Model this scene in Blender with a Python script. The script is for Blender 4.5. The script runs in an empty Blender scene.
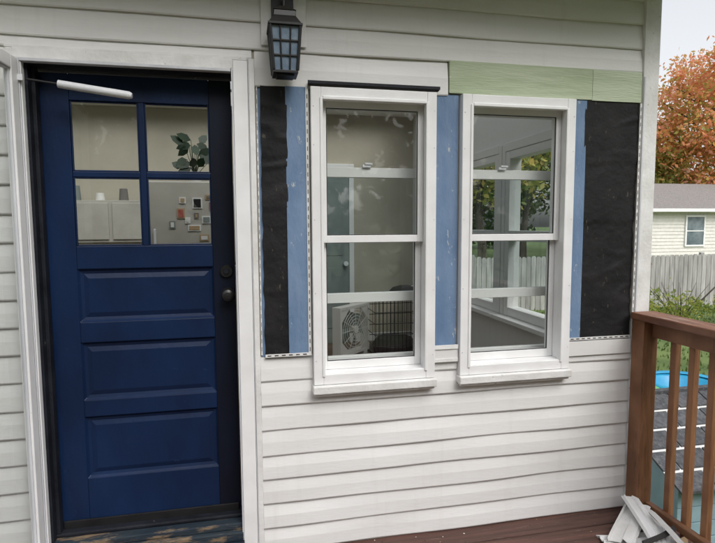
import bpy, bmesh, math, random
from mathutils import Vector, Matrix, noise
R = math.radians
random.seed(7)
scene = bpy.context.scene
GZ = -0.9

# ------------------------------------------------------------------ materials
def nt(name):
    m = bpy.data.materials.new(name); m.use_nodes = True
    return m, m.node_tree.nodes, m.node_tree.links, m.node_tree.nodes['Principled BSDF']

def pmat(name, c1, c2=None, scale=6, rough=.6, bump=0.0, bscale=60, stretch=(1,1,1), lo=.35, hi=.65,
         metallic=0, fleck=None, fscale=30, fth=.62, detail=6, spec=.5, fstretch=(1,1,1), island=0, fw=.03, streak=None, sth=.5, samt=.55):
    m, N, L, P = nt(name)
    tc = N.new('ShaderNodeTexCoord'); mp = N.new('ShaderNodeMapping'); mp.inputs['Scale'].default_value = stretch
    L.new(tc.outputs['Object'], mp.inputs['Vector'])
    no = N.new('ShaderNodeTexNoise'); no.inputs['Scale'].default_value = scale; no.inputs['Detail'].default_value = detail
    L.new(mp.outputs[0], no.inputs['Vector'])
    r = N.new('ShaderNodeValToRGB')
    c2 = c2 or c1
    r.color_ramp.elements[0].position = lo; r.color_ramp.elements[1].position = hi
    r.color_ramp.elements[0].color = (*c1, 1); r.color_ramp.elements[1].color = (*c2, 1)
    L.new(no.outputs[0], r.inputs[0])
    out = r.outputs[0]
    def layer(out, col, sc, th, wdt, strt, det=8, amt=1):
        mp2 = N.new('ShaderNodeMapping'); mp2.inputs['Scale'].default_value = strt
        L.new(tc.outputs['Object'], mp2.inputs['Vector'])
        n2 = N.new('ShaderNodeTexNoise'); n2.inputs['Scale'].default_value = sc; n2.inputs['Detail'].default_value = det
        n2.inputs['Roughness'].default_value = .7
        L.new(mp2.outputs[0], n2.inputs['Vector'])
        r2 = N.new('ShaderNodeValToRGB'); r2.color_ramp.elements[0].position = th; r2.color_ramp.elements[1].position = th+wdt
        r2.color_ramp.elements[1].color = (amt,amt,amt,1)
        L.new(n2.outputs[0], r2.inputs[0])
        mx = N.new('ShaderNodeMixRGB'); mx.inputs[2].default_value = (*col, 1)
        L.new(r2.outputs[0], mx.inputs[0]); L.new(out, mx.inputs[1]); return mx.outputs[0]
    if streak: out = layer(out, streak, 3.0, sth, .28, (4.5,1,.45), 6, samt)
    if fleck: out = layer(out, fleck, fscale, fth, fw, fstretch)
    if island:
        g = N.new('ShaderNodeNewGeometry'); mr = N.new('ShaderNodeMapRange')
        mr.inputs[3].default_value = 1-island; mr.inputs[4].default_value = 1+island
        L.new(g.outputs['Random Per Island'], mr.inputs[0])
        hs = N.new('ShaderNodeHueSaturation'); L.new(mr.outputs[0], hs.inputs['Value']); L.new(out, hs.inputs['Color']); out = hs.outputs[0]
    L.new(out, P.inputs['Base Color'])
    P.inputs['Roughness'].default_value = rough; P.inputs['Metallic'].default_value = metallic
    P.inputs['Specular IOR Level'].default_value = spec
    if bump:
        nb = N.new('ShaderNodeTexNoise'); nb.inputs['Scale'].default_value = bscale; nb.inputs['Detail'].default_value = 5
        L.new(mp.outputs[0], nb.inputs['Vector'])
        b = N.new('ShaderNodeBump'); b.inputs['Strength'].default_value = bump; b.inputs['Distance'].default_value = .01
        L.new(nb.outputs[0], b.inputs['Height']); L.new(b.outputs[0], P.inputs['Normal'])
    return m

def leafmat(name, cols, nscale=.5, tl=.45):
    m, N, L, P = nt(name)
    g = N.new('ShaderNodeNewGeometry'); tc = N.new('ShaderNodeTexCoord')
    no = N.new('ShaderNodeTexNoise'); no.inputs['Scale'].default_value = nscale; no.inputs['Detail'].default_value = 3
    L.new(tc.outputs['Object'], no.inputs['Vector'])
    a = N.new('ShaderNodeMath'); a.operation = 'MULTIPLY'; a.inputs[1].default_value = .45
    L.new(g.outputs['Random Per Island'], a.inputs[0])
    s = N.new('ShaderNodeMath'); s.operation = 'ADD'; L.new(a.outputs[0], s.inputs[0]); L.new(no.outputs[0], s.inputs[1])
    s2 = N.new('ShaderNodeMath'); s2.operation = 'SUBTRACT'; s2.inputs[1].default_value = .22; L.new(s.outputs[0], s2.inputs[0])
    r = N.new('ShaderNodeValToRGB')
    els = r.color_ramp.elements
    n = len(cols)
    els[0].position = .25; els[0].color = (*cols[0], 1); els[1].position = .78; els[1].color = (*cols[-1], 1)
    for i in range(1, n-1):
        e = els.new(.25+.53*i/(n-1)); e.color = (*cols[i], 1)
    L.new(s2.outputs[0], r.inputs[0]); L.new(r.outputs[0], P.inputs['Base Color'])
    P.inputs['Roughness'].default_value = .6
    tr = N.new('ShaderNodeBsdfTranslucent'); L.new(r.outputs[0], tr.inputs[0])
    mx = N.new('ShaderNodeMixShader'); mx.inputs[0].default_value = tl
    L.new(P.outputs[0], mx.inputs[1]); L.new(tr.outputs[0], mx.inputs[2])
    L.new(mx.outputs[0], N['Material Output'].inputs[0])
    return m

def glassmat(name, tint=(.92,.94,.93), f0=.035):
    m = bpy.data.materials.new(name); m.use_nodes = True
    N = m.node_tree.nodes; L = m.node_tree.links; N.remove(N['Principled BSDF'])
    t = N.new('ShaderNodeBsdfTransparent'); t.inputs[0].default_value = (*tint, 1)
    g = N.new('ShaderNodeBsdfGlossy'); g.inputs['Roughness'].default_value = .02
    f = N.new('ShaderNodeLayerWeight'); f.inputs[0].default_value = .5
    p = N.new('ShaderNodeMath'); p.operation='POWER'; p.inputs[1].default_value=5; L.new(f.outputs['Facing'], p.inputs[0])
    q = N.new('ShaderNodeMath'); q.operation='MULTIPLY_ADD'; q.inputs[1].default_value=1-f0; q.inputs[2].default_value=f0; L.new(p.outputs[0], q.inputs[0])
    nz = N.new('ShaderNodeTexNoise'); nz.inputs['Scale'].default_value = 2.2
    tc = N.new('ShaderNodeTexCoord'); L.new(tc.outputs['Object'], nz.inputs['Vector'])
    b = N.new('ShaderNodeBump'); b.inputs['Strength'].default_value = .05; b.inputs['Distance'].default_value = .02
    L.new(nz.outputs[0], b.inputs['Height']); L.new(b.outputs[0], g.inputs['Normal'])
    mx = N.new('ShaderNodeMixShader'); L.new(q.outputs[0], mx.inputs[0]); L.new(t.outputs[0], mx.inputs[1]); L.new(g.outputs[0], mx.inputs[2])
    L.new(mx.outputs[0], N['Material Output'].inputs[0])
    return m

M = {}
M['siding'] = pmat('vinyl_siding', (.70,.69,.675), (.78,.775,.765), scale=1.6, rough=.5, bump=.08, bscale=35, stretch=(.6,1,3), fleck=(.50,.48,.45), fscale=5, fth=.70, fstretch=(5,1,1.0), fw=.12, streak=(.58,.56,.52), sth=.54, samt=.35)
M['white'] = pmat('white_vinyl', (.76,.755,.75), (.83,.83,.83), scale=7, rough=.38, bump=.03, fleck=(.52,.49,.45), fscale=26, fth=.68, fw=.06)
M['trimold'] = pmat('weathered_white_paint', (.65,.64,.62), (.79,.785,.775), scale=9, rough=.6, bump=.2, fleck=(.36,.30,.24), fscale=26, fth=.64, fw=.05)
M['jchan'] = pmat('aluminium_trim', (.50,.51,.54), (.64,.65,.68), scale=10, rough=.45, stretch=(1,1,.2))
M['blue'] = pmat('blue_wall_paint', (.11,.185,.31), (.165,.25,.385), scale=8, rough=.7, bump=.35, bscale=50, stretch=(1,1,.5), fleck=(.48,.50,.50), fscale=42, fth=.625, fstretch=(1,1,.35), fw=.03, streak=(.22,.29,.39))
M['paper'] = pmat('tar_paper', (.007,.007,.008), (.016,.015,.016), scale=7, rough=.7, bump=.5, bscale=26, fleck=(.07,.058,.045), fscale=22, fth=.63, fstretch=(1.5,1,.6), spec=.3)
M['green'] = pmat('green_painted_wood', (.40,.47,.31), (.51,.57,.415), scale=5, rough=.7, bump=.3, bscale=30, stretch=(.5,1,5), fleck=(.60,.62,.52), fscale=18, fth=.66, fstretch=(.6,1,3))
M['green2'] = pmat('pale_green_painted_wood', (.43,.50,.345), (.53,.59,.44), scale=5, rough=.7, bump=.3, bscale=30, stretch=(.5,1,5), fleck=(.32,.30,.22), fscale=18, fth=.70)
M['slot'] = pmat('slot_dark', (.04,.037,.035), rough=.9)  # plain dark tone for hem slots, flashing, bag and scraps
M['slot2'] = pmat('nail_slot', (.16,.15,.14), rough=.9)
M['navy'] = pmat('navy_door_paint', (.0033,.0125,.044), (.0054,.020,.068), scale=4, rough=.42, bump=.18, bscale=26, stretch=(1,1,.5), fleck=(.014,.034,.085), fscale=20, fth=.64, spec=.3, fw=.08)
M['navyd'] = pmat('dark_navy', (.0035,.005,.012), (.005,.009,.024), scale=4, rough=.45, bump=.12, bscale=30, stretch=(1,1,.4), spec=.25)  # darker navy for the right stile and panel backing
M['black'] = pmat('black_metal', (.008,.008,.009), (.016,.016,.017), rough=.38, spec=.5)
M['jamb'] = pmat('dark_door_jamb', (.005,.006,.010), (.014,.016,.023), scale=10, rough=.6, bump=.2, fleck=(.24,.20,.16), fscale=20, fth=.66, fstretch=(1,1,.4), spec=.3)
M['sillw'] = pmat('worn_sill_wood', (.006,.015,.028), (.020,.032,.042), scale=7, rough=.75, bump=.6, bscale=30, stretch=(.4,1,2), fleck=(.20,.14,.085), fscale=8, fth=.52, fstretch=(.6,2,2), fw=.10)
M['deck'] = pmat('stained_deck_wood', (.060,.027,.020), (.120,.057,.043), scale=5, rough=.62, bump=.4, bscale=40, stretch=(.35,6,2), fleck=(.20,.15,.12), fscale=10, fth=.60, fstretch=(.6,5,1), island=.22, fw=.12)
M['rail'] = pmat('brown_rail_wood', (.17,.070,.031), (.31,.150,.075), scale=6, rough=.6, bump=.4, bscale=30, stretch=(5,.7,.7), fleck=(.09,.05,.03), fscale=9, fth=.58, fstretch=(4,4,.5), island=.15, fw=.1)
M['railtop'] = pmat('brown_rail_cap', (.13,.050,.028), (.25,.115,.065), scale=6, rough=.55, bump=.4, bscale=30, stretch=(6,.6,1), fleck=(.38,.30,.23), fscale=8, fth=.55, fstretch=(5,.6,1), fw=.12)
M['wallin'] = pmat('beige_interior_paint', (.42,.385,.31), (.46,.425,.345), scale=3, rough=.8)
M['ceil'] = pmat('ceiling_paint', (.78,.76,.72), rough=.9)
M['floorin'] = pmat('interior_floor_wood', (.09,.055,.034), (.15,.095,.06), scale=4, rough=.4, stretch=(.4,5,1))
M['whitein'] = pmat('interior_white_paint', (.72,.72,.71), rough=.45)
M['cream'] = pmat('fridge_enamel', (.40,.38,.34), (.46,.44,.395), rough=.4)
M['grayin'] = pmat('grey_green_interior_door', (.17,.20,.19), (.21,.24,.23), rough=.6)
M['glass'] = glassmat('window_glass')
M['screen'] = glassmat('second_glazing', (.80,.86,.88), .06)
M['added_roofglass'] = glassmat('added_tinted_roof_glazing', (.74,.76,.76), .04)  # pane of the added skylight that brightens the room
M['rubber'] = pmat('dark_caulk', (.04,.04,.042), rough=.7)
M['found'] = pmat('concrete_block', (.25,.245,.23), (.34,.33,.31), scale=8, rough=.9, bump=.4)
M['shingle'] = pmat('asphalt_shingle', (.055,.058,.065), (.11,.112,.12), scale=30, rough=.9, bump=.6, bscale=90, fleck=(.16,.16,.17), fscale=60, fth=.6, island=.2)
M['shingle2'] = pmat('grey_brown_shingle', (.17,.155,.145), (.26,.24,.23), scale=12, rough=.9, bump=.3)
M['frost'] = pmat('frosted_lamp_glass', (.13,.18,.24), (.24,.30,.36), scale=14, rough=.18, bump=.2, bscale=60, spec=.8)
M['closer'] = pmat('closer_grey_enamel', (.62,.63,.66), (.72,.73,.75), rough=.3)
M['grass'] = pmat('lawn', (.055,.10,.022), (.13,.18,.05), scale=.9, rough=.9, bump=.5, bscale=30, fleck=(.22,.17,.07), fscale=6, fth=.64)
M['blade'] = leafmat('grass_blades', [(.05,.09,.02),(.10,.16,.035),(.17,.21,.06)], 1.5)
M['fence'] = pmat('weathered_fence_wood', (.30,.29,.28), (.48,.465,.45), scale=4, rough=.9, bump=.4, stretch=(3,3,.4), island=.2)
M['bark'] = pmat('bark', (.05,.038,.03), (.11,.09,.07), scale=8, rough=.95, bump=.8, stretch=(1,1,.3))
M['orange'] = leafmat('autumn_leaves', [(.30,.36,.09),(.54,.42,.11),(.76,.38,.13),(.78,.28,.16),(.80,.48,.33)], .35, .55)
M['lgreen'] = leafmat('yellowing_leaves', [(.10,.15,.03),(.20,.26,.06),(.40,.38,.10),(.62,.46,.13)], .4, .5)
M['dgreen'] = leafmat('dark_green_leaves', [(.02,.045,.010),(.045,.085,.02),(.09,.13,.03)], .4)
M['yshrub'] = leafmat('shrub_leaves', [(.12,.18,.04),(.26,.32,.06),(.50,.46,.10)], 1.5)
M['nwall'] = pmat('neighbour_siding', (.66,.64,.59), (.74,.72,.67), rough=.7)
M['nglass'] = pmat('neighbour_window_glass', (.10,.13,.15), (.22,.26,.28), scale=2, rough=.1)
M['pblue'] = pmat('turquoise_plastic', (.02,.27,.50), (.03,.36,.58), rough=.35)
M['pgreen'] = pmat('green_plastic', (.09,.34,.10), (.12,.42,.12), rough=.35)
M['teal'] = pmat('pale_blue_playhouse_plastic', (.26,.39,.46), (.34,.48,.54), scale=6, rough=.5, bump=.1, fleck=(.15,.25,.27), fscale=10, fth=.66)
M['wire'] = pmat('crate_wire', (.012,.012,.012), rough=.4, metallic=.6)
M['fanw'] = pmat('fan_plastic', (.62,.61,.58), rough=.4)
M['tan'] = pmat('tan_box', (.40,.28,.16), rough=.8)
M['red'] = pmat('dull_red', (.35,.07,.05), rough=.6)
M['pot'] = pmat('white_pot', (.7,.69,.66), rough=.4)
M['leafin'] = pmat('houseplant_leaf', (.006,.020,.006), (.015,.040,.012), scale=8, rough=.5)

# ------------------------------------------------------------------ builder
class B:
    def __init__(s): s.v=[]; s.f=[]; s.mi=[]; s.mats=[]
    def m(s, mat):
        mat = M[mat]
        if mat not in s.mats: s.mats.append(mat)
        return s.mats.index(mat)
    def add(s, vs, fs, mat, T=None):
        o = len(s.v)
        s.v += [tuple(T @ Vector(v)) if T else tuple(v) for v in vs]
        i = s.m(mat)
        for f in fs: s.f.append([o+k for k in f]); s.mi.append(i)
    def box(s, x0,x1,y0,y1,z0,z1, mat, T=None):
        vs=[(x0,y0,z0),(x1,y0,z0),(x1,y1,z0),(x0,y1,z0),(x0,y0,z1),(x1,y0,z1),(x1,y1,z1),(x0,y1,z1)]
        fs=[(0,3,2,1),(4,5,6,7),(0,1,5,4),(1,2,6,5),(2,3,7,6),(3,0,4,7)]
        s.add(vs,fs,mat,T)
    def pane(s,x0,x1,y,z0,z1,mat='glass',T=None): s.add([(x0,y,z0),(x1,y,z0),(x1,y,z1),(x0,y,z1)],[(0,1,2,3)],mat,T)
    def cyl(s, p0, p1, r0, r1, mat, n=14, cap=True):
        p0=Vector(p0); p1=Vector(p1); d=(p1-p0).normalized()
        a=d.orthogonal().normalized(); b=d.cross(a)
        vs=[]
        for p,r in((p0,r0),(p1,r1)):
            for i in range(n):
                t=2*math.pi*i/n; vs.append(p+a*(r*math.cos(t))+b*(r*math.sin(t)))
        fs=[(i,(i+1)%n,n+(i+1)%n,n+i) for i in range(n)]
        if cap: fs+= [tuple(range(n))[::-1], tuple(range(n,2*n))]
        s.add(vs,fs,mat)
    def tube(s, pts, rs, mat, n=10):
        for i in range(len(pts)-1): s.cyl(pts[i],pts[i+1],rs[i],rs[i+1],mat,n)
    def lathe(s, prof, c, mat, n=24, sx=1, sy=1):
        vs=[];fs=[]
        for r,z in prof:
            for i in range(n):
                t=2*math.pi*i/n; vs.append((c[0]+r*sx*math.cos(t),c[1]+r*sy*math.sin(t),c[2]+z))
        for k in range(len(prof)-1):
            for i in range(n): fs.append((k*n+i,k*n+(i+1)%n,(k+1)*n+(i+1)%n,(k+1)*n+i))
        s.add(vs,fs,mat)
    def obj(s, name, parent=None, bevel=0, smooth=False, fix=True):
        me=bpy.data.meshes.new(name); me.from_pydata(s.v,[],s.f)
        for m_ in s.mats: me.materials.append(m_)
        me.polygons.foreach_set('material_index', s.mi)
        if fix:
            bm=bmesh.new(); bm.from_mesh(me); bmesh.ops.recalc_face_normals(bm, faces=bm.faces); bm.to_mesh(me); bm.free()
        if smooth: me.polygons.foreach_set('use_smooth',[True]*len(me.polygons))
        me.update()
        o=bpy.data.objects.new(name,me); scene.collection.objects.link(o)
        if bevel:
            b=o.modifiers.new('bevel','BEVEL'); b.width=bevel; b.segments=2; b.limit_method='ANGLE'; b.angle_limit=R(40)
        if parent: o.parent=parent
        return o

def empty(name):
    e=bpy.data.objects.new(name,None); scene.collection.objects.link(e); e.empty_display_size=.2; return e

# ------------------------------------------------------------------ siding
def course(b, x0, x1, z0, z1, mat='siding', y=0.0, lip=.017, seed=0):
    n=max(2,int((x1-x0)/.06)); prof=[(-.001,z0+.002),(-lip+.003,z0),(-lip,z0+.006),(-lip+.003,z0+(z1-z0)*.5),(-.003,z1)]
    vs=[];fs=[];k=len(prof)
    for i in range(n+1):
        x=x0+(x1-x0)*i/n
        w=noise.noise(Vector((x*1.3,z0*7+seed,3)))*.007; w2=noise.noise(Vector((x*2.2,z0*5+seed,9)))*.007
        for j,(py,pz) in enumerate(prof):
            vs.append((x, y+py+(w2 if 0<j<4 else 0), pz+(w if j<3 else 0)))
    for i in range(n):
        for j in range(k-1):
            a=i*k+j; fs.append((a,a+k,a+k+1,a+1))
    b.add(vs,fs,mat)
    b.add([vs[j] for j in range(k)],[tuple(range(k))],mat); b.add([vs[n*k+j] for j in range(k)],[tuple(range(k))],mat)

E=.124
wall=empty('white_siding_house')
sd=B()
for i in range(8):
    z0=i*E; z1=z0+E
    if i<7: course(sd,.062,2.10,z0+.004,z1+.008)
    else:
        for a,c in((.062,.313),(.934,1.064),(1.696,2.10)): course(sd,a,c,z0,z1)
for i in range(5):
    z0=2.42+i*E
    course(sd,-3.6,2.10,z0,z0+E+.008,seed=4)
course(sd,.062,1.0,2.255,2.425,lip=.02,seed=2)
course(sd,-3.6,.05,2.375,2.425,lip=.015)
for i in range(20):
    z0=-.06+i*E
    course(sd,-3.6,-.955,z0,min(z0+E+.008,2.38),seed=8)
sd.obj('siding',wall,fix=True)

ws=B()
DX0,DX1=-.905,-.022
def wl(x0,x1,z0,z1): ws.box(x0,x1,0,.11,z0,z1,'wallin')
wl(-3.6,DX0,GZ+.3,2.95); wl(DX1,.340,-.02,2.95); wl(DX0,DX1,2.34,2.95); wl(DX0,DX1,GZ+.3,.0)
wl(.340,.903,-.02,.87); wl(.340,.903,2.24,2.95)
wl(.903,1.095,-.02,2.95); wl(1.095,1.663,-.02,.87); wl(1.095,1.663,2.24,2.95); wl(1.663,2.18,-.02,2.95)
def rw(y0,y1,z0,z1): ws.box(2.09,2.178,y0,y1,z0,z1,'whitein')
rw(.11,4.0,GZ+.3,.86); rw(.11,4.0,2.22,2.95); rw(.11,.43,.86,2.22); rw(1.46,1.54,.86,2.22); rw(2.57,2.73,.86,2.22); rw(3.62,4.0,.86,2.22)
ws.box(-3.6,2.09,3.9,4.0,GZ+.3,2.95,'wallin')
ws.box(-3.6,-3.5,.11,3.9,GZ+.3,.9,'wallin'); ws.box(-3.6,-3.5,.11,3.9,2.3,2.95,'wallin'); ws.box(-3.6,-3.5,.11,.5,.9,2.3,'wallin'); ws.box(-3.6,-3.5,3.4,3.9,.9,2.3,'wallin')  # gap left in this unseen wall, added to let light in
ws.obj('walls',wall)
fl=B(); fl.box(-3.5,2.09,.11,3.9,.05,.16,'floorin'); fl.box(-3.5,2.089,3.88,3.899,.161,.26,'whitein'); fl.obj('interior_floor',wall)
rf=B()
SX0,SX1,SY0,SY1=-3.2,1.9,.40,3.65  # unseen roof opening, added to bring daylight into the room
for a in((-3.9,SX0,-.50,4.3),(SX1,2.45,-.50,4.3),(SX0,SX1,-.50,SY0),(SX0,SX1,SY1,4.3)):  # slabs overhang the front wall unseen, added to darken the top siding
    rf.box(a[0],a[1],a[2],a[3],2.952,3.10,'ceil')
    rf.box(a[0],a[1],a[2],a[3],3.102,3.13,'shingle')
rf.box(-3.9,2.45,-.53,-.502,2.93,3.14,'trimold')
for k in range(1,6):  # glazing bars of the added skylight
    x=SX0+(SX1-SX0)*k/6; rf.box(x-.02,x+.02,SY0,SY1,2.99,3.09,'whitein')
rf.obj('roof',wall)
sk=B(); sk.add([(SX0,SY0,3.12),(SX1,SY0,3.12),(SX1,SY1,3.12),(SX0,SY1,3.12)],[(0,1,2,3)],'added_roofglass'); sk.obj('added_roof_glazing',wall)
fd=B(); fd.box(-3.55,2.14,.02,3.95,GZ-.2,-.03,'found'); fd.obj('foundation',wall)
cp=B(); cp.box(2.10,2.195,-.030,.0,-.02,2.95,'trimold'); cp.box(2.18,2.199,.002,.09,-.02,2.95,'trimold'); cp.box(2.101,2.112,-.036,-.031,1.0,2.40,'jchan')
cp.obj('corner_post',wall,bevel=.003)
tp=B()
def papersheet(x0,x1,z0,z1,seed):
    nx=max(4,int((x1-x0)/.010)); nz=int((z1-z0)/.012); vs=[];fs=[]
    for j in range(nz+1):
        for i in range(nx+1):
            x=x0+(x1-x0)*i/nx; z=z0+(z1-z0)*j/nz
            if i in(0,nx): x+=noise.noise(Vector((seed,z*14,i)))*.006
            p=Vector((x*4+seed,z*4,seed)); y=-.009-.005*noise.noise(p)
            wr=abs(noise.noise(Vector((x*2.2+z*1.3+seed,z*6.5-x*2,seed)))); y-=.005*max(0,1-wr*8)*max(0,noise.noise(Vector((x*3,z*2,seed+5)))+.25)*2
            for zo in(1.30,1.62,1.94):
                if z>zo+.03*noise.noise(Vector((x*9,zo,seed))): y-=.0030
            vs.append((x,y,z))
    for j in range(nz):
        for i in range(nx):
            a=j*(nx+1)+i; fs.append((a,a+1,a+nx+2,a+nx+1))
    tp.add(vs,fs,'paper')
papersheet(.085,.205,.985,2.262,3); papersheet(1.765,2.088,.985,2.264,11)
tp.obj('tar_paper',wall,smooth=True)
bl=B()
bl.box(.068,.088,-.006,-.001,.99,2.262,'blue')
bl.box(.199,.300,-.018,-.001,.99,2.264,'blue')
bl.box(.936,1.060,-.012,-.001,.99,2.262,'blue')
bl.box(1.700,1.775,-.018,-.001,.99,2.264,'blue')
bl.obj('blue_wall_board',wall,bevel=.0015)
gb=B(); gb.box(1.006,1.80,-.022,-.001,2.268,2.425,'green'); gb.box(1.8005,2.098,-.0235,-.001,2.265,2.422,'green2'); gb.obj('green_header_board',wall,bevel=.0008)
nf=B()
def flange(x,z0,z1,y=-.018,w=.014):
    nf.box(x,x+w,y,y+.002,z0,z1,'trimold'); z=z0+.02
    while z<z1-.03:
        nf.box(x+w*.35,x+w*.65,y-.001,y+.001,z,z+.020,'slot2'); z+=.040
def hem(x0,x1,z,y=-.024):
    nf.box(x0,x1,y,y+.002,z,z+.015,'trimold'); x=x0+.01
    while x<x1-.02:
        nf.box(x,x+.018,y-.001,y+.001,z+.005,z+.010,'slot'); x+=.034
flange(.293,.99,2.262,y=-.022,w=.014); flange(.066,1.0,2.26,y=-.012,w=.007); flange(2.088,1.0,2.262,y=-.028,w=.011)
hem(.085,.305,.990); hem(1.705,2.085,.990)
nf.box(.934,1.062,-.030,-.019,.925,1.0,'siding'); nf.box(.934,1.062,-.036,-.0305,.985,1.006,'trimold'); nf.box(.934,1.062,-.034,-.0305,.918,.935,'trimold')
nf.box(1.705,2.09,-.026,-.0185,.905,.984,'siding')
nf.obj('nailing_flanges',wall)
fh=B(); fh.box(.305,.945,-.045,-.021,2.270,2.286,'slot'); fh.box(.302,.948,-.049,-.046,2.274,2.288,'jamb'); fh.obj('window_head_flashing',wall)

# ------------------------------------------------------------------ windows
def window(x0,x1,zb=.845,zt=2.262):
    e=empty('double_hung_window')
    w=.048
    f=B()
    yo,yi=-.048,.10
    f.box(x0,x0+w,yo,yi,zb,zt,'white'); f.box(x1-w,x1,yo,yi,zb,zt,'white')
    f.box(x0+w,x1-w,yo+.001,yi,zt-w,zt,'white'); f.box(x0+w,x1-w,yo+.001,yi,zb,zb+.05,'white')
    f.box(x0+w-.006,x0+w+.008,yo-.006,yo+.03,zb+.04,zt-w,'white'); f.box(x1-w-.008,x1-w+.006,yo-.006,yo+.03,zb+.04,zt-w,'white')
    f.box(x0+w+.008,x1-w-.008,yo-.006,yo+.03,zt-w-.010,zt-w+.006,'white')
    f.obj('frame',e,bevel=.003)
    s=B()
    a,b=x0+w+.001,x1-w-.001; st=.030
    def sash(y0,y1,z0,z1,rt,rb):
        s.box(a,a+st,y0,y1,z0,z1,'white'); s.box(b-st,b,y0,y1,z0,z1,'white')
        s.box(a+st,b-st,y0+.001,y1,z1-rt,z1,'white'); s.box(a+st,b-st,y0+.001,y1,z0,z0+rb,'white')
        s.box(a+st,a+st+.004,y0+.004,y0+.012,z0+rb,z1-rt,'rubber'); s.box(b-st-.004,b-st,y0+.004,y0+.012,z0+rb,z1-rt,'rubber')
        s.box(a+st+.004,b-st-.004,y0+.004,y0+.012,z1-rt-.004,z1-rt,'rubber'); s.box(a+st+.004,b-st-.004,y0+.004,y0+.012,z0+rb,z0+rb+.004,'rubber')
    sash(.004,.036,1.535,zt-w-.001,.034,.035)
    sash(.038,.070,zb+.051,1.572,.035,.042)
    s.obj('sashes',e,bevel=.002)
    g=B(); g.pane(a+st,b-st,.018,1.57,zt-w-.035); g.pane(a+st,b-st,.052,zb+.093,1.537); g.obj('glass',e)
    c=(x0+x1)/2
    sl=B()
    sl.box(x0-.006,x1+.006,-.070,-.0,zb-.042,zb-.002,'trimold'); sl.box(x0+.002,x1-.002,-.055,-.0,zb-.056,zb-.0425,'trimold'); sl.obj('sill',e,bevel=.005)
    nl=B()
    for zz in(zb+.12,zb+.45,zb+.80,zb+1.15,zt-.09):
        for xx in(x0+.012,x1-.012): nl.cyl((xx,yo-.0012,zz),(xx,yo+.002,zz),.0032,.0032,'jchan',8)
    nl.obj('nail_heads',e)
    i_=B(); y0,y1=.150,.185
    xa,xb=x0+.0,x1+.05
    i_.box(xa,xa+.04,y0,y1,.90,2.25,'whitein'); i_.box(xb-.04,xb,y0,y1,.90,2.25,'whitein')
    i_.box(xa+.04,xb-.04,y0+.001,y1,1.865,1.915,'whitein'); i_.box(xa+.04,xb-.04,y0+.001,y1,1.215,1.265,'whitein'); i_.box(xa+.04,xb-.04,y0+.001,y1,.885,.93,'whitein'); i_.box(xa+.04,xb-.04,y0+.001,y1,2.2,2.25,'whitein')
    i_.box(c-.022,c+.022,y0-.012,y0,1.915,1.928,'closer'); i_.box(c-.01,c+.03,y0-.016,y0-.004,1.928,1.938,'closer')
    i_.box(xa,xa+.04,.112,y0-.001,.90,2.25,'whitein'); i_.box(xb-.04,xb,.112,y0-.001,.90,2.25,'whitein')
    i_.obj('inner_sash_rails',e,bevel=.002)
    g2=B(); g2.pane(xa+.04,xb-.04,.166,1.265,1.865,'screen'); g2.obj('inner_glass',e)
    return e
window(.314,.932); window(1.067,1.693)

def sidewin(y0,y1):
    e=empty('side_window'); f=B(); z0,z1=.88,2.2
    f.box(2.075,2.175,y0,y0+.07,z0,z1,'whitein'); f.box(2.075,2.175,y1-.07,y1,z0,z1,'whitein')
    f.box(2.076,2.175,y0+.07,y1-.07,z1-.06,z1,'whitein'); f.box(2.076,2.175,y0+.07,y1-.07,z0,z0+.07,'whitein')
    f.box(2.08,2.15,y0+.07,y1-.07,1.49,1.57,'whitein'); f.box(1.99,2.089,y0-.05,y1+.05,z0-.035,z0-.002,'whitein')
    f.box(2.072,2.0895,y0-.055,y0-.002,z0,z1+.06,'whitein'); f.box(2.072,2.0895,y1+.002,y1+.055,z0,z1+.06,'whitein'); f.box(2.071,2.0895,y0-.002,y1+.002,z1+.002,z1+.07,'whitein')
    f.obj('frame',e,bevel=.003)
    g=B()
    for a,b_ in((z0+.07,1.49),(1.57,z1-.06)): g.add([(2.125,y0+.07,a),(2.125,y1-.07,a),(2.125,y1-.07,b_),(2.125,y0+.07,b_)],[(0,1,2,3)],'glass')
    g.obj('glass',e)
sidewin(.45,1.44); sidewin(1.56,2.55); sidewin(2.75,3.6)

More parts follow.
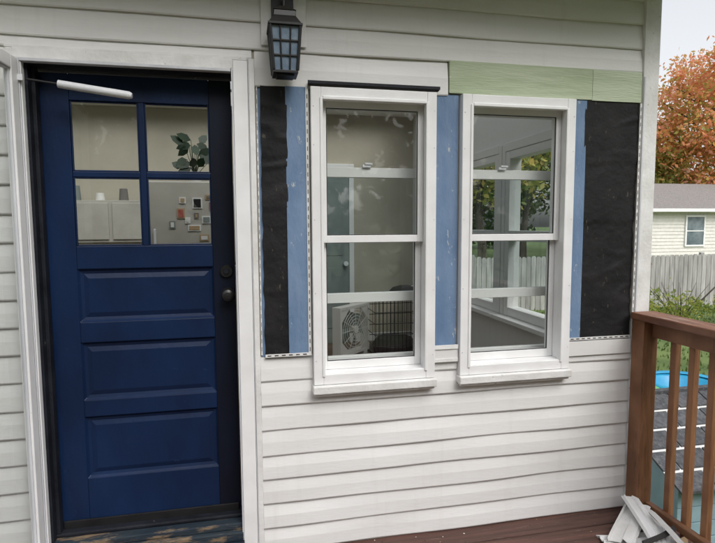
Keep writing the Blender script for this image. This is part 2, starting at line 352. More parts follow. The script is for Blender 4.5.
# ------------------------------------------------------------------ door
door=empty('blue_panel_door')
yd=.080; yb=.122
x0,x1,z0,z1=-.872,-.048,.205,2.298
LX0,LX1,LZ0,LZ1=-.752,-.150,1.530,2.183
d=B()
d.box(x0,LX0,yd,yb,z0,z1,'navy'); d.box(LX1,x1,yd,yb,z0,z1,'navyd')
rails=[(z0,.430),(.728,.808),(1.082,1.178),(1.425,LZ0),(LZ1,z1)]
for a,b_ in rails: d.box(LX0,LX1,yd+.001,yb,a,b_,'navy')
panels=[(.430,.728),(.808,1.082),(1.178,1.425)]
for a,b_ in panels:
    X0,X1=LX0,LX1; r=.022
    o=[(X0,yd+.001,a),(X1,yd+.001,a),(X1,yd+.001,b_),(X0,yd+.001,b_)]
    i1=[(X0+r*.4,yd+.012,a+r*.4),(X1-r*.4,yd+.012,a+r*.4),(X1-r*.4,yd+.012,b_-r*.4),(X0+r*.4,yd+.012,b_-r*.4)]
    i2=[(X0+r,yd+.016,a+r),(X1-r,yd+.016,a+r),(X1-r,yd+.016,b_-r),(X0+r,yd+.016,b_-r)]
    q=r*2.0
    i3=[(X0+q,yd+.009,a+q),(X1-q,yd+.009,a+q),(X1-q,yd+.009,b_-q),(X0+q,yd+.009,b_-q)]
    vs=o+i1+i2+i3; fs=[]
    for k in range(3):
        for j in range(4): fs.append((k*4+j,k*4+(j+1)%4,k*4+4+(j+1)%4,k*4+4+j))
    fs.append((12,13,14,15)); d.add(vs,fs,'navy')
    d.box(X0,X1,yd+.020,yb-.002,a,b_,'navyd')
cx=(LX0+LX1)/2; cz=(LZ0+LZ1)/2
d.box(cx-.013,cx+.013,yd+.004,yb-.004,LZ0,LZ1,'navy'); d.box(LX0,cx-.013,yd+.005,yb-.005,cz-.013,cz+.013,'navy'); d.box(cx+.013,LX1,yd+.005,yb-.005,cz-.013,cz+.013,'navy')
for (a,b_) in((LX0,cx-.013),(cx+.013,LX1)):
    for (c,e_) in((LZ0,cz-.013),(cz+.013,LZ1)):
        t=.007
        d.box(a,a+t,yd+.008,yd+.02,c,e_,'navy'); d.box(b_-t,b_,yd+.008,yd+.02,c,e_,'navy'); d.box(a+t,b_-t,yd+.009,yd+.02,c,c+t,'navy'); d.box(a+t,b_-t,yd+.009,yd+.02,e_-t,e_,'navy')
d.obj('leaf',door,bevel=.003)
g=B(); g.pane(LX0,LX1,yd+.022,LZ0,LZ1); g.obj('glass_lites',door)
h=B()
kx,kz=-.083,1.29
h.cyl((kx,yd,kz),(kx,yd-.008,kz),.033,.031,'black',28); h.cyl((kx,yd-.008,kz),(kx,yd-.035,kz),.012,.012,'black',20)
pr=[(.012,0),(.024,.008),(.029,.018),(.027,.028),(.016,.034),(.001,.036)]
n=24; vs=[];fs=[]
for r_,dd in pr:
    for i in range(n):
        t=2*math.pi*i/n; vs.append((kx+r_*math.cos(t),yd-.030-dd,kz+r_*math.sin(t)))
for k in range(len(pr)-1):
    for i in range(n): fs.append((k*n+i,k*n+(i+1)%n,(k+1)*n+(i+1)%n,(k+1)*n+i))
h.add(vs,fs,'black')
h.cyl((kx-.006,yd,kz+.112),(kx-.006,yd-.014,kz+.112),.031,.028,'black',28); h.cyl((kx-.006,yd-.014,kz+.112),(kx-.006,yd-.02,kz+.112),.014,.012,'jamb',16)
h.obj('knob_and_deadbolt',door,smooth=False)
h=B()
for z in(.45,1.2,2.05): h.cyl((x0-.004,yd-.004,z),(x0-.004,yd-.004,z+.09),.007,.007,'black',10)
h.obj('hinges',door)
h=B(); h.box(x0+.01,x1-.01,yd-.012,yd-.001,.196,.235,'black'); h.obj('door_sweep',door,bevel=.002)

fr=empty('door_frame'); f=B()
f.box(DX0,x0-.010,-.006,.118,.15,2.335,'jamb'); f.box(x1+.008,DX1,-.006,.118,.15,2.335,'jamb'); f.box(x0-.010,x1+.008,-.005,.118,2.306,2.335,'jamb')
f.box(x0-.010,x0+.006,.03,.076,.20,2.306,'jamb')
f.obj('jamb',fr,bevel=.002)
f=B()
f.box(DX1-.012,.030,-.036,-.007,.02,2.362,'white'); f.box(.031,.058,-.030,-.001,-.0,2.372,'jchan'); f.box(.036,.061,-.036,-.031,.0,2.372,'trimold')
f.box(DX1-.020,DX1-.013,-.040,-.01,.10,2.33,'jchan')
f.box(-.955,.030,-.034,-.001,2.3635,2.376,'trimold'); f.box(-.925,DX1-.0125,-.040,-.007,2.322,2.3625,'trimold'); f.box(-.905,DX1-.022,-.046,-.012,2.308,2.3215,'jchan')
f.box(-.952,-.926,-.034,-.001,.0,2.363,'trimold'); f.box(-.9255,-.893,-.040,-.007,.02,2.3215,'white'); f.box(-.903,-.897,-.05,-.0405,.1,2.32,'jchan')
f.obj('casing',fr,bevel=.002)
t=B(); t.box(DX0,DX1,-.02,.125,.145,.178,'sillw'); t.box(DX0+.01,DX1-.01,.03,.12,.1785,.198,'jamb'); t.box(-.93,-.036,-.085,-.001,.03,.095,'sillw'); t.box(-.91,-.036,-.042,-.001,.0955,.1445,'sillw')
t.box(-.93,-.036,-.06,-.002,.001,.0295,'jamb')
t.obj('threshold',fr,bevel=.006)

st=empty('storm_door'); s=B()
T=Matrix.Translation((-.917,-.052,0)) @ Matrix.Rotation(R(-93),4,'Z')
W=.86
def sb(a,b_,z0_,z1_,mat='white',t0=-.016,t1=.016): s.box(a,b_,t0,t1,z0_,z1_,mat,T)
sb(0,.055,.10,2.315); sb(W-.055,W,.10,2.315); sb(.055,W-.055,2.26,2.3145); sb(.055,W-.055,.10,.22)
sb(.055,.064,.22,2.26,'jchan',-.008,.008); sb(.064,W-.06,2.252,2.26,'jchan',-.008,.008)
s.obj('frame',st,bevel=.003)
s=B(); s.pane(.06,W-.06,0,.22,2.26,'glass',T); s.obj('glass',st)
c=empty('door_closer'); b=B()
b.cyl((-.755,-.035,2.222),(-.475,-.045,2.185),.0165,.0165,'closer',20); b.cyl((-.475,-.045,2.185),(-.462,-.0455,2.183),.0168,.011,'closer',20)
b.cyl((-.88,-.03,2.238),(-.755,-.035,2.222),.005,.005,'black',10); b.box(-.905,-.882,-.06,-.0475,2.225,2.25,'closer')
b.obj('tube',c,smooth=False)

# ------------------------------------------------------------------ lantern
ln=empty('wall_lantern'); b=B()
lx,ly=.192,-.125
wb=.054; wt=.068; zb,zt=2.292,2.475
def ring(w,z,t,hh):
    b.box(lx-w,lx+w,ly-w,ly-w+t,z,z+hh,'black'); b.box(lx-w,lx+w,ly+w-t,ly+w,z,z+hh,'black'); b.box(lx-w,lx-w+t,ly-w+t,ly+w-t,z,z+hh,'black'); b.box(lx+w-t,lx+w,ly-w+t,ly+w-t,z,z+hh,'black')
b.box(lx-wb,lx+wb,ly-wb,ly+wb,zb-.012,zb,'black'); b.box(lx-wb*.7,lx+wb*.7,ly-wb*.7,ly+wb*.7,zb-.02,zb-.0121,'black')
def W_(z): return wb+(wt-wb)*(z-zb)/(zt-zb)
for sx in(-1,1):
    for sy in(-1,1): b.cyl((lx+sx*wb*.95,ly+sy*wb*.95,zb),(lx+sx*wt*.95,ly+sy*wt*.95,zt),.0075,.0075,'black',8)
for k in(1,2):
    z=zb+(zt-zb)*k/3; w=W_(z); ring(w*.98,z-.004,.006,.008)
for k in(-1,1):
    f_=.33*k
    for sy in(-1,1):
        b.cyl((lx+wb*f_,ly+sy*wb*.95,zb),(lx+wt*f_,ly+sy*wt*.95,zt),.0042,.0042,'black',6)
        b.cyl((lx+sy*wb*.95,ly+wb*f_,zb),(lx+sy*wt*.95,ly+wt*f_,zt),.0042,.0042,'black',6)
def frus(w0,z0_,w1,z1_,mat='black'):
    vs=[(lx-w0,ly-w0,z0_),(lx+w0,ly-w0,z0_),(lx+w0,ly+w0,z0_),(lx-w0,ly+w0,z0_),(lx-w1,ly-w1,z1_),(lx+w1,ly-w1,z1_),(lx+w1,ly+w1,z1_),(lx-w1,ly+w1,z1_)]
    b.add(vs,[(0,3,2,1),(4,5,6,7),(0,1,5,4),(1,2,6,5),(2,3,7,6),(3,0,4,7)],mat)
frus(wt+.006,zt,wt+.006,zt+.010); frus(wt+.002,zt+.0101,.048,zt+.045); frus(.048,zt+.0451,.046,zt+.070); frus(.050,zt+.0701,.02,zt+.095)
b.cyl((lx,ly,zt+.095),(lx,ly,zt+.13),.006,.006,'black',10)
b.tube([(lx,ly,zt+.12),(lx,ly+.03,zt+.16),(lx,ly+.07,zt+.165),(lx,ly+.10,zt+.13)],[.008]*4,'black')
b.box(lx-.05,lx+.05,-.038,-.0265,2.50,2.72,'black')
b.obj('cage',ln,bevel=.0015)
b=B(); frus(wb-.007,zb+.001,wt-.008,zt-.001,'frost'); b.obj('glass_panes',ln)
mb=B(); mb.box(.095,.30,-.026,-.0225,2.44,2.93,'trimold'); mb.obj('lantern_mounting_block',wall,bevel=.001)

# ------------------------------------------------------------------ deck + railing
dk=empty('wooden_deck'); b=B()
y=-.004
while y>-4.2:
    w=.138
    b.box(-3.6,2.27,y-w,y,-.034+random.uniform(-.001,.001),random.uniform(-.0015,.0005),'deck'); y-=w+.007
b.obj('boards',dk,bevel=.004)
b=B(); b.box(2.20,2.24,-4.2,-.01,-.25,-.036,'rail'); b.box(-3.6,2.199,-4.24,-4.205,-.25,-.002,'rail')
for x in(-3.2,-2,-1,0,1,): b.box(x,x+.04,-4.2,-.041,-.22,-.036,'rail')
for x in(-3.4,-.7,2.09):
    for yy in(-4.1,-2.1): b.box(x,x+.1,yy,yy+.1,GZ-.1,-.222,'rail')
b.box(-3.6,2.199,-.04,-.006,-.25,-.04,'rail'); b.obj('framing',dk)
b=B(); rl_=random.Random(3)
def chip(x,yy,z,mats,s0=.002,s1=.007):
    s_=rl_.uniform(s0,s1); a=rl_.uniform(0,3.1); T=Matrix.Translation((x,yy,z))@Matrix.Rotation(a,4,'Z')@Matrix.Rotation(rl_.uniform(-.2,.2),4,'X')
    k=[(s_*rl_.uniform(.5,1.1)*math.cos(t),s_*.6*rl_.uniform(.4,1.1)*math.sin(t)) for t in(0,1.2,2.4,3.7,5.0)]
    b.add([(p[0],p[1],0) for p in k]+[(p[0],p[1],.001) for p in k],[(4,3,2,1,0),(5,6,7,8,9)]+[(i,(i+1)%5,5+(i+1)%5,5+i) for i in range(5)],rl_.choice(mats),T)
for i in range(34): chip(rl_.uniform(.5,2.0),-abs(rl_.gauss(0,.14))-.02,.0016,['trimold','tan','slot2','slot','siding'])
for i in range(26): chip(rl_.uniform(-.88,-.08),rl_.uniform(-.075,-.05),.0966,['trimold','tan','slot2','tan'],.002,.008)
b.obj('paint_chip_litter')

rl=empty('deck_railing'); b=B()
b.box(2.085,2.175,-.125,-.035,0.001,1.098,'rail'); b.box(2.085,2.175,-2.2,-2.11,0.001,1.098,'rail'); b.box(2.085,2.175,-4.2,-4.11,0.001,1.098,'rail')
b.box(2.135,2.172,-2.108,-.127,1.01,1.098,'rail'); b.box(2.135,2.172,-4.108,-2.202,1.01,1.098,'rail')
b.obj('posts_and_rails',rl,bevel=.004)
b=B(); b.box(2.07,2.215,-4.25,-.037,1.099,1.137,'railtop'); b.obj('cap_rail',rl,bevel=.006)
b=B(); y=-.215
while y>-4.1:
    b.box(2.1725,2.208,y-.036,y,-.16,1.09,'rail'); y-=.118
b.box(2.135,2.172,-2.108,-.127,.045,.085,'rail'); b.box(2.135,2.172,-4.108,-2.202,.045,.085,'rail')
b.obj('balusters',rl,bevel=.004)

sc=empty('siding_scrap_pile')
def scrap(p,q,w,roll,mat='white',name='scrap',fold=.03):
    p=Vector(p);q=Vector(q);d_=(q-p);L_=d_.length;d_.normalize()
    side=d_.cross(Vector((0,0,1))).normalized(); up=side.cross(d_)
    c_=math.cos(R(roll)); s_=math.sin(R(roll)); a=side*c_+up*s_; u=up*c_-side*s_
    prof=[(-w/2,0),(-w/2+.004,fold*.5),(-w/2+.012,fold*.5),(-w/2+.014,.004),(w*.05,.006),(w*.08,.014),(w/2-.01,.008),(w/2,-.004)]
    bb=B(); n=12; vs=[];fs=[]
    for i in range(n+1):
        t=i/n; o=p+d_*(L_*t); bend=.010*math.sin(t*3+roll)
        for j,(x_,z_) in enumerate(prof):
            jag=d_*(.035*noise.noise(Vector((j*1.7,roll,i)))) if i in(0,n) else Vector()
            vs.append(o+a*x_+u*(z_+bend)+jag)
    k=len(prof)
    for i in range(n):
        for j in range(k-1): fs.append((i*k+j,i*k+k+j,i*k+k+j+1,i*k+j+1))
    bb.add(vs,fs,mat); o=bb.obj(name,sc,fix=False); m_=o.modifiers.new('s','SOLIDIFY'); m_.thickness=.0025
scrap((1.80,-.36,.020),(2.08,-.14,.09),.12,8,'trimold')
scrap((1.92,-.56,.02),(2.05,-.12,.115),.10,-12)
scrap((1.98,-.66,.03),(2.06,-.18,.05),.09,20,'trimold')
scrap((1.74,-.30,.014),(2.0,-.36,.022),.09,4,'trimold')
scrap((1.84,-.66,.014),(2.05,-.34,.06),.08,-8)
scrap((2.02,-.95,.02),(2.04,-.34,.03),.07,10,'siding')
scrap((1.93,-.62,.05),(2.06,-.47,.07),.05,30,'tan')
scrap((1.70,-.44,.012),(1.9,-.52,.02),.05,0,'trimold')
scrap((1.90,-.86,.02),(2.06,-.55,.09),.09,14,'white')
scrap((1.80,-.78,.012),(1.95,-.62,.03),.05,-5,'siding')
scrap((1.86,-.46,.07),(2.07,-.40,.10),.03,40,'slot')
scrap((1.95,-.75,.06),(2.05,-.28,.11),.045,-25,'siding')

# ------------------------------------------------------------------ interior things
it=empty('interior_door'); b=B(); b.box(.62,1.26,3.86,3.898,.161,2.30,'grayin'); b.box(.56,.619,3.85,3.898,.161,2.36,'whitein'); b.box(1.261,1.32,3.85,3.898,.161,2.36,'whitein'); b.box(.619,1.261,3.85,3.898,2.301,2.36,'whitein')
b.box(.70,1.18,3.853,3.8595,.35,1.1,'grayin'); b.box(.70,1.18,3.853,3.8595,1.25,2.15,'grayin'); b.cyl((1.21,3.86,1.15),(1.21,3.81,1.15),.025,.03,'closer',14); b.obj('panel',it,bevel=.004)
fn=empty('box_fan'); b=B()
T=Matrix.Translation((1.14,3.15,.47)) @ Matrix.Rotation(R(42),4,'Z')
hw=.27
b.box(-hw,hw,-.055,.055,hw-.03,hw,'fanw',T); b.box(-hw,hw,-.055,.055,-hw,-hw+.03,'fanw',T); b.box(-hw,-hw+.03,-.055,.055,-hw+.03,hw-.03,'fanw',T); b.box(hw-.03,hw,-.055,.055,-hw+.03,hw-.03,'fanw',T)
for sx in(-1,1):
    for sz in(-1,1):
        vs=[(sx*hw*.89,-.05,sz*.1),(sx*hw*.89,-.05,sz*hw*.89),(sx*.1,-.05,sz*hw*.89)]; b.add(vs,[(0,1,2)],'fanw',T)
for rr in(.05,.085,.12,.155,.19,.225):
    pts=[T@Vector((rr*math.cos(a*math.pi/12),-.058,rr*math.sin(a*math.pi/12))) for a in range(25)]
    b.tube(pts,[.003]*25,'fanw',5)
for a in range(12):
    t=a*math.pi/6; b.cyl(T@Vector((.03*math.cos(t),-.06,.03*math.sin(t))),T@Vector((.24*math.cos(t),-.058,.24*math.sin(t))),.003,.003,'fanw',5)
b.cyl(T@Vector((0,-.07,0)),T@Vector((0,.0,0)),.04,.04,'fanw',18)
for a in range(5):
    t=a*2*math.pi/5; vs=[]
    for rr,ww,yy in((.04,.25,0),(.21,.5,.02)):
        vs+= [(rr*math.cos(t-ww),-.02-yy,rr*math.sin(t-ww)),(rr*math.cos(t+ww),.02+yy,rr*math.sin(t+ww))]
    b.add(vs,[(0,1,3,2)],'grayin',T)
b.box(-.22,-.16,-.06,.06,-hw-.035,-hw,'fanw',T); b.box(.16,.22,-.06,.06,-hw-.035,-hw,'fanw',T)
b.obj('body',fn)
dc=empty('wire_dog_crate'); b=B()
X0,X1,Y0,Y1,Z0,Z1=1.36,1.98,2.95,3.6,.175,.80
n=14
for i in range(n+1):
    x=X0+(X1-X0)*i/n
    b.cyl((x,Y0,Z0),(x,Y0,Z1),.004,.004,'wire',5); b.cyl((x,Y1,Z0),(x,Y1,Z1),.003,.003,'wire',5); b.cyl((x,Y0,Z1),(x,Y1,Z1),.003,.003,'wire',5)
for k in range(6):
    z=Z0+(Z1-Z0)*k/5
    for yy in(Y0,Y1): b.cyl((X0,yy,z),(X1,yy,z),.005,.005,'wire',5)
    for xx in(X0,X1): b.cyl((xx,Y0,z),(xx,Y1,z),.004,.004,'wire',5)
b.box(X0+.02,X1-.02,Y0+.02,Y1-.02,.162,.185,'black'); b.lathe([(.001,.15),(.2,.14),(.26,.07),(.24,.0)],(1.67,3.27,.187),'slot',18); b.obj('cage',dc)
b=B(); b.lathe([(.001,.0),(.13,.01),(.15,.06),(.11,.11),(.05,.13),(.001,.13)],(1.76,3.2,.805),'slot',18,sx=1.2,sy=.8); b.obj('dark_duffel_bag',smooth=True)
rfz=empty('refrigerator'); b=B(); b.box(-.73,-.03,1.9,2.6,.162,1.30,'cream'); b.box(-.73,-.03,1.9,2.6,1.31,1.975,'cream'); b.box(-.70,-.68,1.86,1.899,.8,1.25,'closer'); b.box(-.70,-.68,1.86,1.899,1.36,1.6,'closer')
b.obj('body',rfz,bevel=.01)
b=B()
for x,z,w_,h_,m1,m2 in((-.40,1.76,.075,.085,'whitein','black'),(-.52,1.68,.06,.08,'tan','red'),(-.33,1.64,.07,.06,'whitein','grayin'),(-.50,1.80,.05,.05,'pot','tan'),(-.27,1.74,.05,.07,'red','pot'),(-.44,1.58,.10,.05,'whitein','tan'),(-.58,1.60,.045,.06,'grayin','pot'),(-.24,1.56,.06,.09,'whitein','black'),(-.35,1.50,.07,.05,'tan','whitein'),(-.46,1.64,.04,.05,'whitein','pot'),(-.39,1.68,.035,.045,'slot2','tan'),(-.30,1.83,.05,.04,'tan','slot2')):
    b.box(x,x+w_,1.892,1.899,z,z+h_,m1); b.box(x+.01,x+w_-.01,1.888,1.8915,z+.01,z+h_-.01,m2)
b.obj('photos_and_magnets',rfz)
pl=empty('potted_houseplant'); b=B(); b.lathe([(.001,0),(.045,0),(.055,.05),(.05,.05),(.05,.045)],(-.38,2.0,1.976),'pot')
rp_=random.Random(5)
for i in range(19):
    a=rp_.uniform(0,6.28); r_=rp_.uniform(.03,.13); hh=rp_.uniform(.06,.30); base=Vector((-.38,2.0,2.02)); tip=base+Vector((r_*math.cos(a),r_*.8*math.sin(a),hh))
    b.cyl(base,tip,.003,.002,'leafin',5)
    dr=(Vector((math.cos(a),.3*math.sin(a),rp_.uniform(-.6,.5)))).normalized(); sd_=dr.cross(Vector((.2,-1,.3))).normalized(); L_=rp_.uniform(.09,.13); w_=.034
    vs=[tip,tip+dr*L_*.3+sd_*w_,tip+dr*L_*.7+sd_*w_*.8,tip+dr*L_,tip+dr*L_*.7-sd_*w_*.8,tip+dr*L_*.3-sd_*w_]
    b.add(vs,[(0,1,2,3,4,5)],'leafin')
b.obj('foliage',pl)
kc=empty('kitchen_cabinet'); b=B(); b.box(-2.6,-1.0,3.5,3.85,.162,1.0,'whitein'); b.box(-2.6,-.9,3.6,3.85,1.45,1.90,'cream')
for k in range(4): b.box(-2.58+.4*k,-2.22+.4*k,3.58,3.5995,1.48,1.87,'cream')
for k,(h_,mt) in enumerate([(.10,'tan'),(.16,'grayin'),(.08,'pot'),(.13,'slot2')]): b.cyl((-2.0+.24*k,3.7,1.901),(-2.0+.24*k,3.7,1.90+h_),.05,.04,mt,14)
b.obj('case',kc,bevel=.004)

# ------------------------------------------------------------------ outside
b=B()
b.add([(-400,-400,GZ),(400,-400,GZ),(400,400,GZ),(-400,400,GZ)],[(0,1,2,3)],'grass'); b.obj('ground')
b=B()
for i in range(16000):
    x=random.uniform(2.6,17); yy=random.uniform(-2,11.5)
    h_=random.uniform(.03,.09); a=random.uniform(0,6.28); w_=.006+.0012*x; dx,dy=math.cos(a)*w_,math.sin(a)*w_
    lx_=random.uniform(-.03,.03); b.add([(x-dx,yy-dy,GZ),(x+dx,yy+dy,GZ),(x+lx_,yy+lx_,GZ+h_)],[(0,1,2)],'blade')
b.obj('grass',fix=False)

def leaves(b,c,rad,ncl,nl,size,mat,cl=.16,zmin=None,seed=1):
    rnd=random.Random(seed); c=Vector(c); rm=max(rad)
    for k in range(ncl):
        while True:
            p=Vector((rnd.uniform(-1,1),rnd.uniform(-1,1),rnd.uniform(-1,1)))
            l=p.length
            if .25<l<1: break
        nn=1+.30*noise.noise(p.normalized()*1.8+Vector((seed,0,0)))
        p=Vector((p.x*rad[0],p.y*rad[1],p.z*rad[2]))*nn+c
        cr=rm*cl*rnd.uniform(.6,1.5)
        for j in range(nl):
            q=p+Vector((rnd.gauss(0,.5),rnd.gauss(0,.5),rnd.gauss(0,.38)))*cr
            if zmin is not None and q.z<zmin: continue
            n_=Vector((rnd.uniform(-1,1),rnd.uniform(-1,1),rnd.uniform(-.3,1))).normalized(); a=n_.orthogonal().normalized(); a.rotate(Matrix.Rotation(rnd.uniform(0,6.28),3,n_)); d2=n_.cross(a)
            s_=size*rnd.uniform(.6,1.3)
            b.add([q-a*s_,q+d2*s_*.5,q+a*s_,q-d2*s_*.5],[(0,1,2,3)],mat)
def tree(name,x,yy,h_,r_,mat,seed,ncl=260,nl=70,size=.16,zr=None):
    e=empty(name); b=B(); rnd=random.Random(seed); zr=zr or h_*.36; cz_=GZ+h_-zr
    pts=[Vector((x,yy,GZ-.1))]
    for k in range(1,7): pts.append(Vector((x+rnd.uniform(-.2,.2),yy+rnd.uniform(-.2,.2),GZ+h_*.8*k/6)))
    rr=[h_*.024*(1-.13*k) for k in range(7)]
    b.tube(pts,rr,'bark',10)
    for k in range(14):
        p=pts[2+k%4]; a=rnd.uniform(0,6.28); q=Vector((x+r_*.6*math.cos(a),yy+r_*.6*math.sin(a),cz_+rnd.uniform(-.5,.6)*zr)); mid=(p+q)/2+Vector((0,0,.3))
        b.tube([p,mid,q],[h_*.008,h_*.005,h_*.0015],'bark',6)
    b.obj('trunk_and_limbs',e)
    b=B(); leaves(b,(x,yy,cz_),(r_,r_,zr),ncl,nl,size,mat,seed=seed); b.obj('crown',e,fix=False)
tree('autumn_maple_tree',34.6,31,15.8,6.4,'orange',3,ncl=420,nl=66,size=.165,zr=6.4)
tree('deciduous_tree',30.2,34.0,10.8,3.6,'lgreen',5,ncl=170,nl=55,size=.16,zr=4.4)
tree('deciduous_tree',12.5,24,11,4.5,'lgreen',9,ncl=140,nl=48,size=.19)
tree('deciduous_tree',20,33,12,5,'dgreen',12,ncl=140,nl=48,size=.19)
b=B()
for i,(x,yy,rz) in enumerate([(-6,40,5),(4,42,6),(14,46,5.5),(26,50,5),(42,48,5),(52,40,6),(60,28,6),(66,14,7)]):
    leaves(b,(x,yy,GZ+rz*.9),(6,4,rz),80,36,.34,'dgreen' if i%2 else 'lgreen',seed=20+i,zmin=GZ)
for i,(x,yy,rz) in enumerate([(-26,-18,7),(-17,-22,8),(-7,-19,8),(3,-22,8.5),(13,-19,7.5),(22,-17,8),(30,-12,7)]):  # unseen row behind the camera, added for dark reflections in the glass
    leaves(b,(x,yy,GZ+rz*.9),(6.5,3,rz),120,36,.48,'dgreen',seed=50+i,zmin=GZ)
b.obj('distant_trees',fix=False)
b=B(); p=Vector((4,11.9,0)); q=Vector((34,8.9,0)); d_=(q-p).normalized(); ang=math.atan2(d_.y,d_.x); L_=(q-p).length; s_=0
while s_<L_:
    T=Matrix.Translation(p+d_*s_)@Matrix.Rotation(ang,4,'Z'); h_=.68+random.uniform(-.02,.02); w_=.135
    vs=[(0,0,GZ),(w_,0,GZ),(w_,0,h_-.04),(w_-.035,0,h_),(.035,0,h_),(0,0,h_-.04)]; vs+=[(v[0],.02,v[2]) for v in vs]
    fs=[(0,1,2,3,4,5),(11,10,9,8,7,6)]+[(i,(i+1)%6,6+(i+1)%6,6+i) for i in range(6)]
    b.add(vs,fs,'fence',T); s_+=.150
T=Matrix.Translation(p)@Matrix.Rotation(ang,4,'Z')
for z in(-.6,.4): b.box(0,L_,.021,.06,z,z+.09,'fence',T)
s_=0
while s_<L_: b.box(s_,s_+.1,.061,.16,GZ-.1,.74,'fence',T); s_+=2.4
b.obj('wooden_picket_fence')
nh=empty('neighbour_house'); b=B()
hx0,hx1,hy0,hy1,he=21.6,37,22.8,31,2.42
z=GZ
b.box(hx0,hx1,hy0,hy1,GZ-.1,he,'nwall')
while z<he-.05:
    b.add([(hx0-.01,hy0-.03,z),(hx1+.01,hy0-.03,z),(hx1+.01,hy0-.004,z+.19),(hx0-.01,hy0-.004,z+.19)],[(0,1,2,3)],'nwall')
    b.add([(hx0-.01,hy0-.03,z),(hx1+.01,hy0-.03,z),(hx1+.01,hy0-.001,z-.001),(hx0-.01,hy0-.001,z-.001)],[(0,1,2,3)],'nwall'); z+=.19
b.obj('walls',nh,fix=True)
b=B(); o_=.55
b.add([(hx0-o_,hy0-o_,he),(hx1+o_,hy0-o_,he),(hx1+o_,hy1+o_,he),(hx0-o_,hy1+o_,he),(hx0+3.1,(hy0+hy1)/2,he+1.75),(hx1-3.1,(hy0+hy1)/2,he+1.75)],[(0,1,5,4),(1,2,5),(2,3,4,5),(3,0,4)],'shingle2')
b.box(hx0-o_,hx1+o_,hy0-o_-.03,hy0-o_+.0,he-.16,he+.015,'white'); b.box(hx0-o_-.03,hx0-o_-.001,hy0-o_,hy1+o_,he-.16,he+.015,'white'); b.box(hx0-o_+.001,hx1+o_-.001,hy0-o_+.001,hy1+o_,he-.05,he-.02,'white')
b.obj('hip_roof',nh)
b=B()
for wx in(24.25,30):
    wz0,wz1=.42,1.98; ww=1.12; y_=hy0-.06
    b.box(wx,wx+ww,y_,y_+.03,wz0,wz1,'nglass')
    for a in((wx-.1,wx,wz0-.1,wz1+.1),(wx+ww,wx+ww+.1,wz0-.1,wz1+.1),(wx,wx+ww,wz1,wz1+.1),(wx,wx+ww,wz0-.1,wz0)): b.box(a[0],a[1],y_-.03,y_+.04,a[2],a[3],'white')
    b.box(wx,wx+ww,y_-.02,y_-.001,(wz0+wz1)/2-.03,(wz0+wz1)/2+.03,'white')
b.obj('windows',nh)
e=empty('yellow_green_shrub'); b=B()
for i in range(14):
    a=random.uniform(0,6.28); b.tube([(10.6,8.6,GZ),(10.6+.4*math.cos(a),8.6+.3*math.sin(a),GZ+.5),(10.6+.9*math.cos(a),8.6+.6*math.sin(a),GZ+1.0)],[.02,.012,.004],'bark',5)
b.obj('stems',e); b=B(); leaves(b,(10.3,8.6,GZ+.36),(1.2,.8,.42),46,36,.045,'yshrub',zmin=GZ,seed=4); leaves(b,(12.4,8.4,GZ+.40),(.9,.7,.42),36,36,.045,'yshrub',zmin=GZ,seed=6); b.obj('leaves',e,fix=False)
e=empty('climbing_vine_plant'); b=B()
b.tube([(4.9,3.6,GZ),(4.92,3.6,0),(4.9,3.62,.9)],[.02,.015,.005],'bark',6); b.obj('stem',e); b=B(); leaves(b,(4.9,3.6,.45),(.3,.3,.85),34,14,.040,'yshrub',zmin=GZ,seed=8); b.obj('leaves',e,fix=False)
kp=(6.15,3.75,GZ+.005)
e=empty('kiddie_pool'); b=B(); b.lathe([(.02,.02),(.40,.02),(.44,.20),(.50,.24),(.55,.20),(.50,.0),(.02,.0)],kp,'pblue',32); b.obj('tub',e,smooth=True); b=B(); b.lathe([(.47,.245),(.52,.27),(.57,.235),(.555,.20)],kp,'pblue',32); b.obj('rim',e,smooth=True)
b=B(); tc_=(5.25,3.6,GZ+.002); b.lathe([(.001,.36),(.15,.34),(.30,.24),(.38,.10),(.40,.0)],tc_,'pgreen',26,sx=1.1); b.lathe([(.40,.03),(.46,.05),(.47,.0)],tc_,'pgreen',26,sx=1.1); b.lathe([(.001,.16),(.07,.13),(.10,.06),(.08,.0)],(5.77,3.5,GZ+.002),'pgreen',16)
b.obj('turtle_sandbox',smooth=True)
e=empty('playhouse'); b=B()
px0,px1,py0,py1=2.62,4.3,.25,1.55; ez=.0; rz_=.31; pm=(py0+py1)/2
b.box(px0+.1,px1-.1,py0,py1,GZ,ez,'teal')
for i in range(8):
    z=GZ+.02+i*.109; b.box(px0+.09,px1-.09,py0-.008,py0-.001,z,z+.10,'teal')
for x in(px0+.1,px1-.1): b.add([(x,py0,ez),(x,py1,ez),(x,pm,rz_-.03)],[(0,1,2)],'teal')
b.box(3.1,3.5,py0-.02,py0-.009,-.62,-.22,'white'); b.box(3.14,3.46,py0-.024,py0-.0205,-.58,-.26,'nglass')
b.obj('walls',e,bevel=.003)
b=B()
def rp(s_,x): return (x,(py0-.13)+(pm-py0+.13)*s_, (ez-.06)+(rz_-ez+.06)*s_)
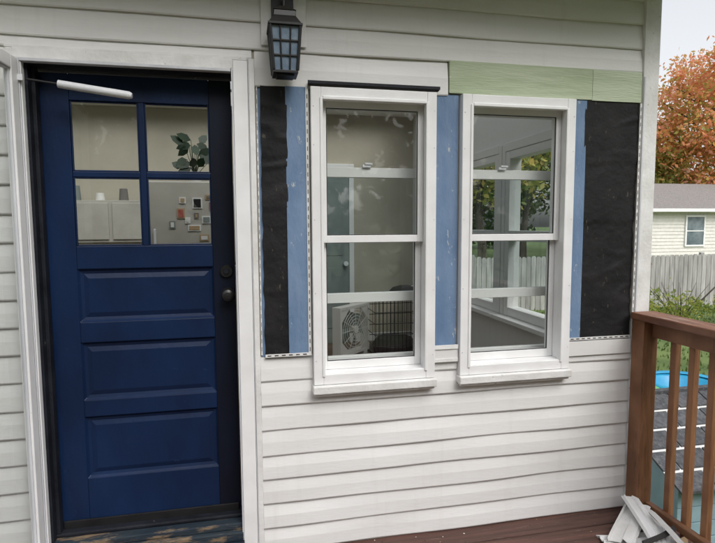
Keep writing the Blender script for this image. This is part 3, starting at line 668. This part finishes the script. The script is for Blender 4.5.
for side in(0,1):
    nr=5; ncx=6
    for r_ in range(nr):
        off=(.14 if r_%2 else 0)
        for c_ in range(-1,ncx+1):
            xa=px0+(px1-px0)*c_/ncx+off; xb=xa+(px1-px0)/ncx-.014; xa=max(xa,px0); xb=min(xb,px1)
            if xb-xa<.02: continue
            s0=r_/nr; s1=(r_+1)/nr-.035
            vs=[]
            for (s_,x) in((s0,xa),(s0,xb),(s1,xb),(s1,xa)):
                p_=rp(s_,x); y_=p_[1] if not side else 2*pm-p_[1]
                vs.append((x,y_,p_[2]+.012))
            vs+=[(v[0],v[1],v[2]-.016) for v in vs]
            b.add(vs,[(0,1,2,3),(7,6,5,4),(0,4,5,1),(1,5,6,2),(2,6,7,3),(3,7,4,0)],'shingle')
    vs=[]
    for (s_,x) in((0,px0),(0,px1),(1,px1),(1,px0)):
        p_=rp(s_,x); y_=p_[1] if not side else 2*pm-p_[1]; vs.append((x,y_,p_[2]-.0))
    b.add(vs,[(0,1,2,3)],'trimold')
b.box(px0-.01,px1+.01,pm-.03,pm+.03,rz_+.0,rz_+.022,'shingle')
b.obj('shingled_roof',e)

# ------------------------------------------------------------------ light
w=bpy.data.worlds.new("World"); scene.world=w; w.use_nodes=True
N=w.node_tree.nodes; L=w.node_tree.links; bg=N['Background']
sky=N.new('ShaderNodeTexSky'); sky.sky_type='NISHITA'; sky.sun_disc=False
EL,AZ=R(48),R(160)
sky.sun_elevation=EL; sky.sun_rotation=AZ; sky.air_density=1.2; sky.dust_density=4; sky.ozone_density=1
hs=N.new('ShaderNodeHueSaturation'); hs.inputs['Saturation'].default_value=.17; hs.inputs['Value'].default_value=1.68
L.new(sky.outputs[0],hs.inputs['Color']); L.new(hs.outputs[0],bg.inputs['Color']); bg.inputs['Strength'].default_value=.15
sl=bpy.data.lights.new('sun','SUN'); sl.energy=.5; sl.angle=R(30); sl.color=(1,.98,.95)
so=bpy.data.objects.new('sun',sl); scene.collection.objects.link(so)
dirv=Vector((math.sin(AZ)*math.cos(EL),math.cos(AZ)*math.cos(EL),math.sin(EL)))
so.rotation_euler=dirv.to_track_quat('Z','Y').to_euler()

cam=bpy.data.cameras.new('camera'); co=bpy.data.objects.new('camera',cam); scene.collection.objects.link(co)
cam.sensor_width=36; cam.lens=36*530/715; cam.clip_end=2000; cam.clip_start=.05
mt=Matrix.Translation((0,-2.55,1.62))@Matrix.Rotation(R(-12),4,'Z')@Matrix.Rotation(R(85),4,'X')@Matrix.Rotation(R(-.3),4,'Z')
co.matrix_world=mt
scene.camera=co
scene.view_settings.view_transform='Standard'; scene.view_settings.look='None'; scene.view_settings.exposure=0
